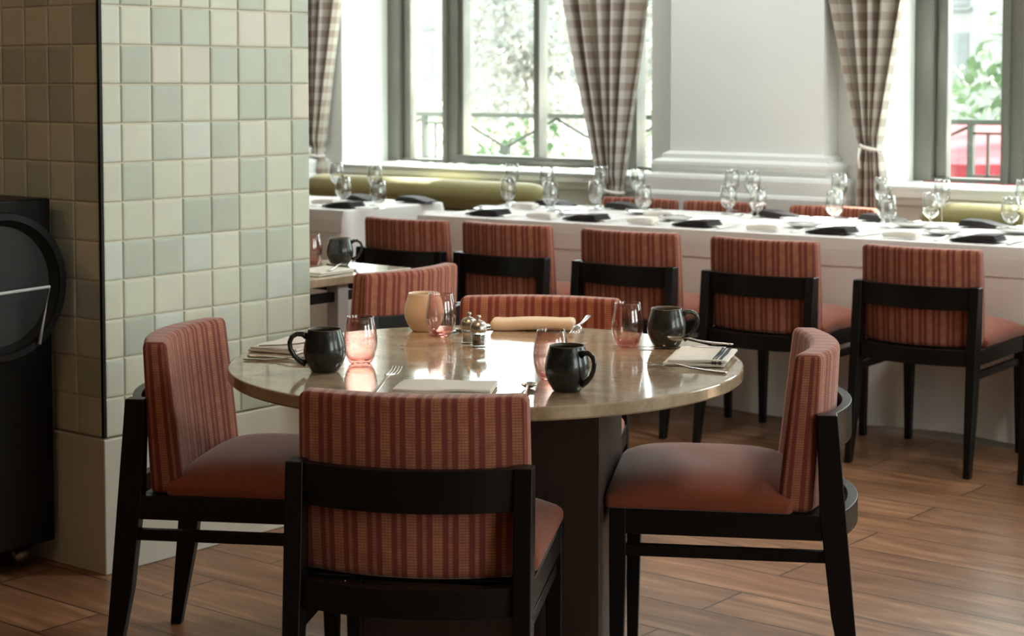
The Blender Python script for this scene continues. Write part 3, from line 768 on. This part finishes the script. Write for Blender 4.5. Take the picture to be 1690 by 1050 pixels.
def bnap(seed):
    m=MB(); 
    def wp(x,y,z):
        f=(x+.1)/.2
        thin=.35+.65*min(1,f*2.2)
        return (x,y*(1-.10*(1-f)),max(.0005,z*thin+.003*math.sin(x*22)))
    for k in range(3): m.rbox((0,-.004*k,.0088*(k+.5)+.001),(.195-.008*k,.118,.0085),.004,2,(10,5,1),wp)
    o=m.build('black_napkin',M['black_linen']); tag(o,'x','napkin'); return o
BN=Proto(bnap(1))
def plate():
    m=MB(); m.lathe([(0,.002),(.045,.001),(.05,.003),(.075,.010),(.082,.013),(.0825,.0145),(.074,.0125),(.052,.006),(0,.005)],36); o=m.build('bread_plate',M['china']); tag(o,'x','plate'); return o
PLT=Proto(plate())
def roll():
    m=MB()
    def wp(x,y,z): return (x,y*(1+.25*math.sin(x*30)),max(.0005,z*(1+.3*math.sin(x*19+1))))
    m.rbox((0,0,.011),(.15,.045,.021),.009,3,(10,3,2),wp); o=m.build('napkin_roll',M['linen']); tag(o,'x','napkin'); return o
RZ=-A+TA
places=[ # u, v, far side?, words
 (-5.15,6.27,0,'at the leftmost near-side place of the long table'),
 (-4.61,6.31,0,'at the near-side place behind the second chair'),
 (-4.05,6.35,0,'at the near-side place behind the third chair'),
 (-3.42,6.39,0,'at the near-side place behind the fourth chair'),
 (-2.80,6.42,0,'at the near-side place behind the fifth chair'),
 (-5.25,6.93,1,'on the window side before the left bolster end'),
 (-4.86,6.99,1,'on the window side before the left curtain'),
 (-4.03,7.00,1,'on the window side beside the pilaster base'),
 (-3.54,7.09,1,'on the window side below the tied curtain'),
 (-3.05,7.06,1,'on the window side before the right bolster'),
 (-6.03,6.21,0,'on the near side of the far left table'),
 (-6.30,6.62,1,'on the window side of the far left table'),
 (-5.98,6.70,1,'by the right end of the far left table')]
for k,(u,v,far,w) in enumerate(places):
    e=vedge(u)
    v=max(v,e+.085)
    BN.place(R(u,v,CZ),RZ+(PI if far else 0)+random.uniform(-.08,.08),'black folded napkin '+w,'black folded napkins')
    s=1 if not far else -1
    if k not in (12,):
        KN.place(R(u+.150,v-.07*s,CZ),RZ+PI/2*s+random.uniform(-.1,.1),'table knife right of the black napkin '+w if not far else 'table knife left of the black napkin '+w,'knives on the banquet tables')
        FK.place(R(u-.148,v-.08*s,CZ),RZ+PI/2*s+random.uniform(-.1,.1),'table fork left of the black napkin '+w if not far else 'table fork right of the black napkin '+w,'forks on the banquet tables')
    if k not in (10,11,12):
        pu=max(-5.30,u-.235*s)
        PLT.place(R(pu,v+.20*s,CZ),RZ,'white bread plate '+w,'white bread plates')
        KN.place(R(pu-.09,v+.22*s,CZ+.014),RZ+.25,'butter knife resting across the bread plate '+w,'butter knives')
RL=Proto(roll())
for u,v,w in ((-4.83,6.26,'behind the second chair'),(-4.30,6.30,'behind the third chair'),(-3.70,6.32,'behind the fourth chair'),(-3.10,6.37,'behind the fifth chair'),(-5.27,6.70,'in the middle of the long table, left'),(-4.45,6.66,'in the middle of the long table before the pilaster'),(-6.25,6.30,'on the far left table')):
    RL.place(R(u,max(v,vedge(u)+.05),CZ),RZ+random.uniform(-.25,.25),'rolled white napkin '+w,'rolled white napkins')
GL=[(-.911,9.02,1,'at the far left behind the pillar'),(-.855,8.80,0,'at the far left beside the pillar'),(-.687,8.70,1,'second from the left on the far left table'),(-.652,8.47,0,'on the right part of the far left table'),
 (0,8.90,1,'left end of the long table'),(-.021,8.67,0,'left end of the long table'),(.171,8.575,1,'before the bolster end'),(.186,8.345,0,'before the bolster end'),
 (.442,8.63,1,'left of the hanging curtain'),(.410,8.46,0,'left of the hanging curtain'),(.603,8.335,1,'right of the hanging curtain'),(.615,8.12,0,'right of the hanging curtain'),
 (1.055,8.33,1,'left of the pair before the pilaster'),(1.016,8.15,0,'left of the pair before the pilaster'),(1.130,8.155,1,'right of the pair before the pilaster'),(1.125,7.935,0,'right of the pair before the pilaster'),
 (1.489,7.90,1,'before the sunlit chair back'),(1.432,7.70,0,'before the sunlit chair back'),(1.628,7.622,1,'below the tied curtain'),(1.597,7.385,0,'below the tied curtain'),
 (1.844,7.44,1,'left of the right bolster'),(1.828,7.57,0,'left of the right bolster'),(2.192,7.43,1,'at the right edge of the picture'),(2.094,7.29,0,'at the right edge of the picture')]
for x,y,tall,w in GL:
    if tall: WG.place((x,y,CZ),0,'tall stemmed wine glass '+w,'tall wine glasses')
    else: GG.place((x,y,CZ),0,'short stemmed water goblet '+w,'water goblets')
# ------------------------------------------------------------------ banquettes with bolsters
def banquette(u0,u1,label):
    t=thing('banquette',label,'bench',(0,0,0),-A)
    m=MB(); m.box(u0,u1,7.36,7.60,0,.36); m.build('base',M['pedestal'],t,smooth=False)
    m=MB(); m.rbox(((u0+u1)/2,7.45,.41),(u1-u0,.27,.10),.03,3,(10,4,1)); m.build('seat',M['olive_dark'],t)
    m=MB(); m.rbox(((u0+u1)/2,7.555,.52),(u1-u0,.09,.32),.03,3,(10,2,3)); m.build('backrest',M['olive_dark'],t)
    m=MB(); n=30; rings=[]; r=.082
    xs=[u0,u0+.006,u0+.03,u0+.07,u0+.12]+[u0+.12+(u1-u0-.24)*i/14 for i in range(1,14)]+[u1-.12,u1-.07,u1-.03,u1-.006,u1]
    def rad(x):
        d=min(x-u0,u1-x); return r*(1 if d>.12 else math.sqrt(max(.02,1-(1-d/.12)**2*.97)))
    for x in xs:
        q=rad(x); rings.append([m.vert((x,7.50+q*math.cos(2*PI*k/n),.742+q*math.sin(2*PI*k/n))) for k in range(n)])
    for i in range(len(rings)-1):
        for k in range(n): m.face((rings[i][k],rings[i][(k+1)%n],rings[i+1][(k+1)%n],rings[i+1][k]))
    m.face(rings[0][::-1]); m.face(rings[-1]); m.build('bolster',M['olive'],t)
banquette(-7.57,-5.74,'olive banquette with round bolster under the left window')
banquette(-3.55,-1.6,'olive banquette with round bolster under the right window')
# ------------------------------------------------------------------ curtains
def curtain(edges,tie,V,label,folds,seed,wid=.75,tied=True):
    """edges: list (z,left,right) from the top down"""
    t=thing('curtain',label,'curtain',(0,0,0),-A)
    def at(z):
        for i in range(len(edges)-1):
            a,b=edges[i],edges[i+1]
            if a[0]>=z>=b[0]:
                f=(a[0]-z)/(a[0]-b[0]); f2=f
                return a[1]+(b[1]-a[1])*f2,a[2]+(b[2]-a[2])*f2
        return edges[-1][1:]
    z0,z1=edges[0][0],edges[-1][0]
    def fn(a,b):
        z=z0+(z1-z0)*b; l,r=at(z); w=r-l
        amp=.038+.034*min(1,w/.4); 
        ph=a*folds*2*PI+seed+.25*math.sin(z*2)+.9*math.sin(a*7+seed)
        x=l+w*(a+.018*math.sin(ph*1.0+1)*(w/.5))
        y=V+amp*(1-2*abs(math.sin(ph/2))**1.5)+.010*math.sin(ph*1.3+z)
        if abs(z-tie)<.05: y=V+(y-V)*.75
        return (x,y,z)
    m=MB(); m.grid(fn,170,60,uvf=lambda a,b:(a*wid,(1-b)*(z0-z1)))
    m.build('panel',M['plaid'],t,solid=.002)
    if tied:
        l,r=at(tie); m=MB(); c=(l+r)/2; pts=[(c+(r-l)*.56*math.cos(q),V+.058*math.sin(q),tie-.012*math.cos(q)) for q in [2*PI*i/24 for i in range(25)]]
        m.tube(pts,.009,8,cap=False); pts=[(c-.03,V-.06,tie),(c-.035,V-.066,tie-.05),(c-.028,V-.066,tie-.10)]; m.tube(pts,.007,8)
        m.build('tieback',M['linen'],t)
    return t
curtain([(3.0,-5.99,-5.07),(1.82,-5.73,-5.225),(.79,-5.475,-5.365),(.30,-5.50,-5.33)],.79,7.66,'brown and cream plaid curtain hanging before the right side of the middle window',5,0.4,.95)
curtain([(3.0,-4.43,-3.51),(1.77,-4.09,-3.725),(1.06,-3.94,-3.85),(.95,-3.94,-3.825),(.30,-3.95,-3.80)],1.06,7.67,'brown and cream plaid curtain tied back left of the right window',4,1.9,.72)
curtain([(3.0,-8.15,-7.27),(1.88,-7.86,-7.49),(.93,-7.74,-7.64),(.80,-7.74,-7.62),(.62,-7.75,-7.61)],.93,7.67,'brown and cream plaid curtain at far left behind the pillar edge',4,1.1,.72)
# ------------------------------------------------------------------ black cabinet with drum, far left
t=thing('black_cabinet','black upright cabinet on casters with a round drum and wire handle','cabinet',(0,0,0),-A)
m=MB(); m.box(-4.62,-4.06,2.42,3.005,.075,1.05); m.build('body',M['black_plastic'],t,smooth=False,bevel=.006)
def drum(cx,cv,cz,r,u0,u1,name,mat,inner):
    m=MB(); n=64
    prof=[(0,u0),(r,u0),(r,u1-.004),(r-.004,u1),(r-.022,u1),(r-.026,u1-.006),(inner,u1-.03),(0,u1-.034)]
    rings=[]
    for rr,u in prof:
        rings.append([m.vert((u,cv+rr*math.cos(2*PI*k/n),cz+rr*math.sin(2*PI*k/n))) for k in range(n)] if rr>0 else [m.vert((u,cv,cz))])
    for i in range(len(rings)-1):
        a,b=rings[i],rings[i+1]
        for k in range(n):
            k2=(k+1)%n
            if len(a)==1: m.face((a[0],b[k2],b[k]),None,0)
            elif len(b)==1: m.face((a[k],a[k2],b[0]),None,1)
            else: m.face((a[k],a[k2],b[k2],b[k]),None,1 if i>=5 else 0)
    m.build(name,mat,t,smooth=False)
drum(0,2.80,.82,.205,-4.06,-3.99,'drum',[M['black_plastic'],M['drum_inner']],.165)
m=MB(); m.tube([(-3.99,2.50,.655),(-3.975,2.50,.80),(-3.970,2.93,.812),(-3.985,2.905,.655)],.005,8); m.build('wire_handle',M['pole'],t)
for (u,v) in ((-4.14,2.95),(-4.14,2.50),(-4.55,2.50),(-4.55,2.95)):
    m=MB(); m.box(u-.018,u+.018,v-.02,v+.02,.055,.078); 
    cs=m.build('caster',M['black_plastic'],t,smooth=False)
    w=MB(); w.tube([(u-.010,v,.028),(u+.010,v,.028)],.028,24); w.build('wheel',M['brushed_steel'],cs)
# ------------------------------------------------------------------ outside: balcony rail, street, buildings, planting
m=MB(); m.box(-16,6,V1,9.6,.50,.62); struct(m.build('balcony_slab',M['balcony'],smooth=False,rot=ROOM))
m=MB(); m.box(-190,110,V1+.1,240,-1.4,-1.3); struct(m.build('ground',M['ground'],smooth=False,rot=ROOM))
t=thing('balcony_railing','dark green metal balcony railing with crossed bars outside the windows','railing',(0,0,0),-A)
m=MB(); m.box(-16,6,9.28,9.33,1.135,1.165); m.build('top_rail',M['rail_metal'],t,smooth=False)
m=MB(); m.box(-16,6,9.29,9.32,.74,.765); m.build('bottom_rail',M['rail_metal'],t,smooth=False)
u=-14.405
while u<5.5:
    m=MB(); m.box(u-.018,u+.018,9.287,9.323,.62,1.14); m.build('post',M['rail_metal'],t,smooth=False)
    g=MB()
    for d in (.10,.19,.28):
        g.box(u+d-.008,u+d+.008,9.30,9.315,.76,1.09)
    g.box(u,u+.28,9.30,9.315,1.08,1.095); g.box(u,u+.28,9.30,9.315,.84,.853)
    g.box(u+.27,u+.29,9.295,9.318,.76,1.14)
    P0=u+.30; Wd=1.76
    for k in range(2):
        a=P0+k*Wd/2*1.0
        g.tube([(a,9.305,1.13),(a+Wd/4,9.305,.93)],.010,6); g.tube([(a+Wd/4,9.305,.93),(a+Wd/2,9.305,1.13)],.010,6)
        g.tube([(a,9.305,.76),(a+Wd/4,9.305,.93)],.009,6) if False else None
        g.box(a+Wd/4-.035,a+Wd/4+.035,9.29,9.32,.885,.94); g.box(a+Wd/4-.010,a+Wd/4+.010,9.297,9.315,.76,.89)
    g.build('infill',M['rail_metal'],t,smooth=False)
    u+=2.06
def facade(u0,u1,v,h,label,sp,w,hh,z0,off=0,depth=10):
    t=thing('building',label,'building',(0,0,0),-A)
    m=MB(); m.box(u0,u1,v,v+depth,-1.3,h); m.build('wall',M['facade'],t,smooth=False)
    m=MB(); m.box(u0-.3,u1+.3,v-.5,v,h-.8,h); m.build('cornice',M['facade'],t,smooth=False)
    k=0
    for r in range(int((h-2)/3.3)):
        u=u0+1.2+off
        while u<u1-1.5 and k<98:
            g=MB(); g.box(u,u+w,v-.06,v+.1,z0+r*3.3,z0+hh+r*3.3); g.box(u-.15,u+w+.15,v-.2,v,z0-.25+r*3.3,z0-.1+r*3.3)
            g.build('window',M['far_window'],t,smooth=False); k+=1; u+=sp
    return t
facade(-84,-50,90,16,'white stone building with rows of tall windows across the street',3.1,1.0,2.2,1.9)
facade(-48,-22,80,13,'pale lower building farther right across the street',3.4,1.1,2.0,1.8)
facade(-20,0,70,15,'pale building seen through the right window',3.2,1.0,2.1,1.9)
def tree(u,v,z0,h,rx,rz,mat,label,n,ls,seed,name='street_tree',cat='tree'):
    t=thing(name,label,cat,R(u,v,z0),-A); rr=random.Random(seed)
    m=MB(); m.tube([(0,0,0),(.03*rx,0,h*.3),(0,.02,h*.7)],[.06*rx+.02,.045*rx+.01,.01],8); m.build('trunk',M['bark'],t)
    m=MB()
    for i in range(n):
        a=rr.uniform(0,2*PI); c=rr.uniform(-1,1); q=rr.random()**.45
        p=Vector((rx*q*math.cos(a)*math.sqrt(1-c*c),rx*q*math.sin(a)*math.sqrt(1-c*c),h-rz+rz*q*c))
        k=noise.noise(p*1.6/rx+Vector((seed,0,0)))
        if k<-.12: continue
        d=Vector((rr.uniform(-1,1),rr.uniform(-1,1),rr.uniform(-1,1))).normalized(); e=d.cross(Vector((0,.3,1))).normalized(); s=ls*rr.uniform(.6,1.3)
        i0=[m.vert(p-d*s),m.vert(p+e*s*.5),m.vert(p+d*s),m.vert(p-e*s*.5)]; m.face(i0)
    m.build('foliage',mat,t,smooth=False)
G5='trees and shrubs across the street'
tree(-16.5,21,-1.3,5.0,1.0,1.9,M['leaf_grey'],'grey-green street tree seen through the middle window',5200,.07,1,)
tree(-21.8,32,-1.3,6.2,1.3,2.4,M['leaf_grey'],'slim pale tree right of the larger street tree',4000,.09,2)
tree(-20.4,26.5,-1.3,3.1,3.6,1.9,M['leaf_blossom'],'flowering shrub with pale pink blossom below the trees',6500,.09,3,'flowering_shrub','shrub')
tree(-11.2,18.5,-1.3,2.6,1.5,1.9,M['leaf_blossom'],'flowering shrub behind the plaid curtain',2200,.10,4,'flowering_shrub','shrub')
tree(-10.3,14.6,-1.3,2.2,.9,1.3,M['leaf_green'],'green bush just beyond the railing',1800,.08,5,'green_bush','shrub')
tree(-12.4,15.6,-1.3,2.3,1.0,1.2,M['leaf_green'],'low green bush left of the centre bar of the window',1500,.08,6,'green_bush','shrub')
tree(-7.9,18,-1.3,2.9,1.0,2.0,M['leaf_green'],'green bush seen in the right window beside the red awning',2200,.09,7,'green_bush','shrub')
tree(-6.3,16.5,-1.3,4.5,1.0,2.4,M['leaf_green'],'tall leafy bush at the right edge window',2600,.09,8,'green_bush','shrub')
tree(1.6,14.8,-1.3,13.6,3.4,2.3,M['leaf_green'],'tall street tree standing out of view to the right',1250,.20,9)
# street lamp
t=thing('street_lamp','pale street lamp with white globes beyond the railing','lamp',R(-9.2,12.6,-1.3),-A)
m=MB(); m.tube([(0,0,0),(0,0,2.55)],[.035,.025],12); m.tube([(-.13,0,2.45),(0,0,2.40),(.0,0,2.55)],.015,8); m.build('post',M['pole'],t)
for (x,z,r) in ((0,2.66,.085),(-.15,2.57,.075)):
    m=MB(); m.lathe([(0,-r)]+[(r*math.cos(a),r*math.sin(a)) for a in [(-80+20*i)*PI/180 for i in range(9)]]+[(0,r)],20,(x,0,z)); m.build('globe',M['globe'],t)
# red awnings
def parasol(u,v,top,r,label):
    t=thing('market_parasol',label,'parasol',R(u,v,-1.3),-A)
    m=MB(); ap=m.vert((0,0,top+1.3)); ring=[]; ring2=[]
    for k in range(8):
        a=2*PI*k/8+PI/8; ring.append(m.vert((r*math.cos(a),r*math.sin(a),top+1.3-.19*r))); ring2.append(m.vert((r*math.cos(a),r*math.sin(a),top+1.3-.19*r-.24)))
    for k in range(8):
        m.face((ap,ring[k],ring[(k+1)%8])); m.face((ring[k],ring2[k],ring2[(k+1)%8],ring[(k+1)%8]))
    m.build('canopy',M['red'],t,smooth=False,solid=.01)
    m=MB(); m.tube([(0,0,0),(0,0,top+1.25)],.03,10); m.build('pole',M['pole'],t)
parasol(-5.25,12.0,1.09,1.35,'red parasol seen through the left pane of the right window')
parasol(-2.95,13.4,.98,1.3,'red parasol seen through the wide pane of the right window')
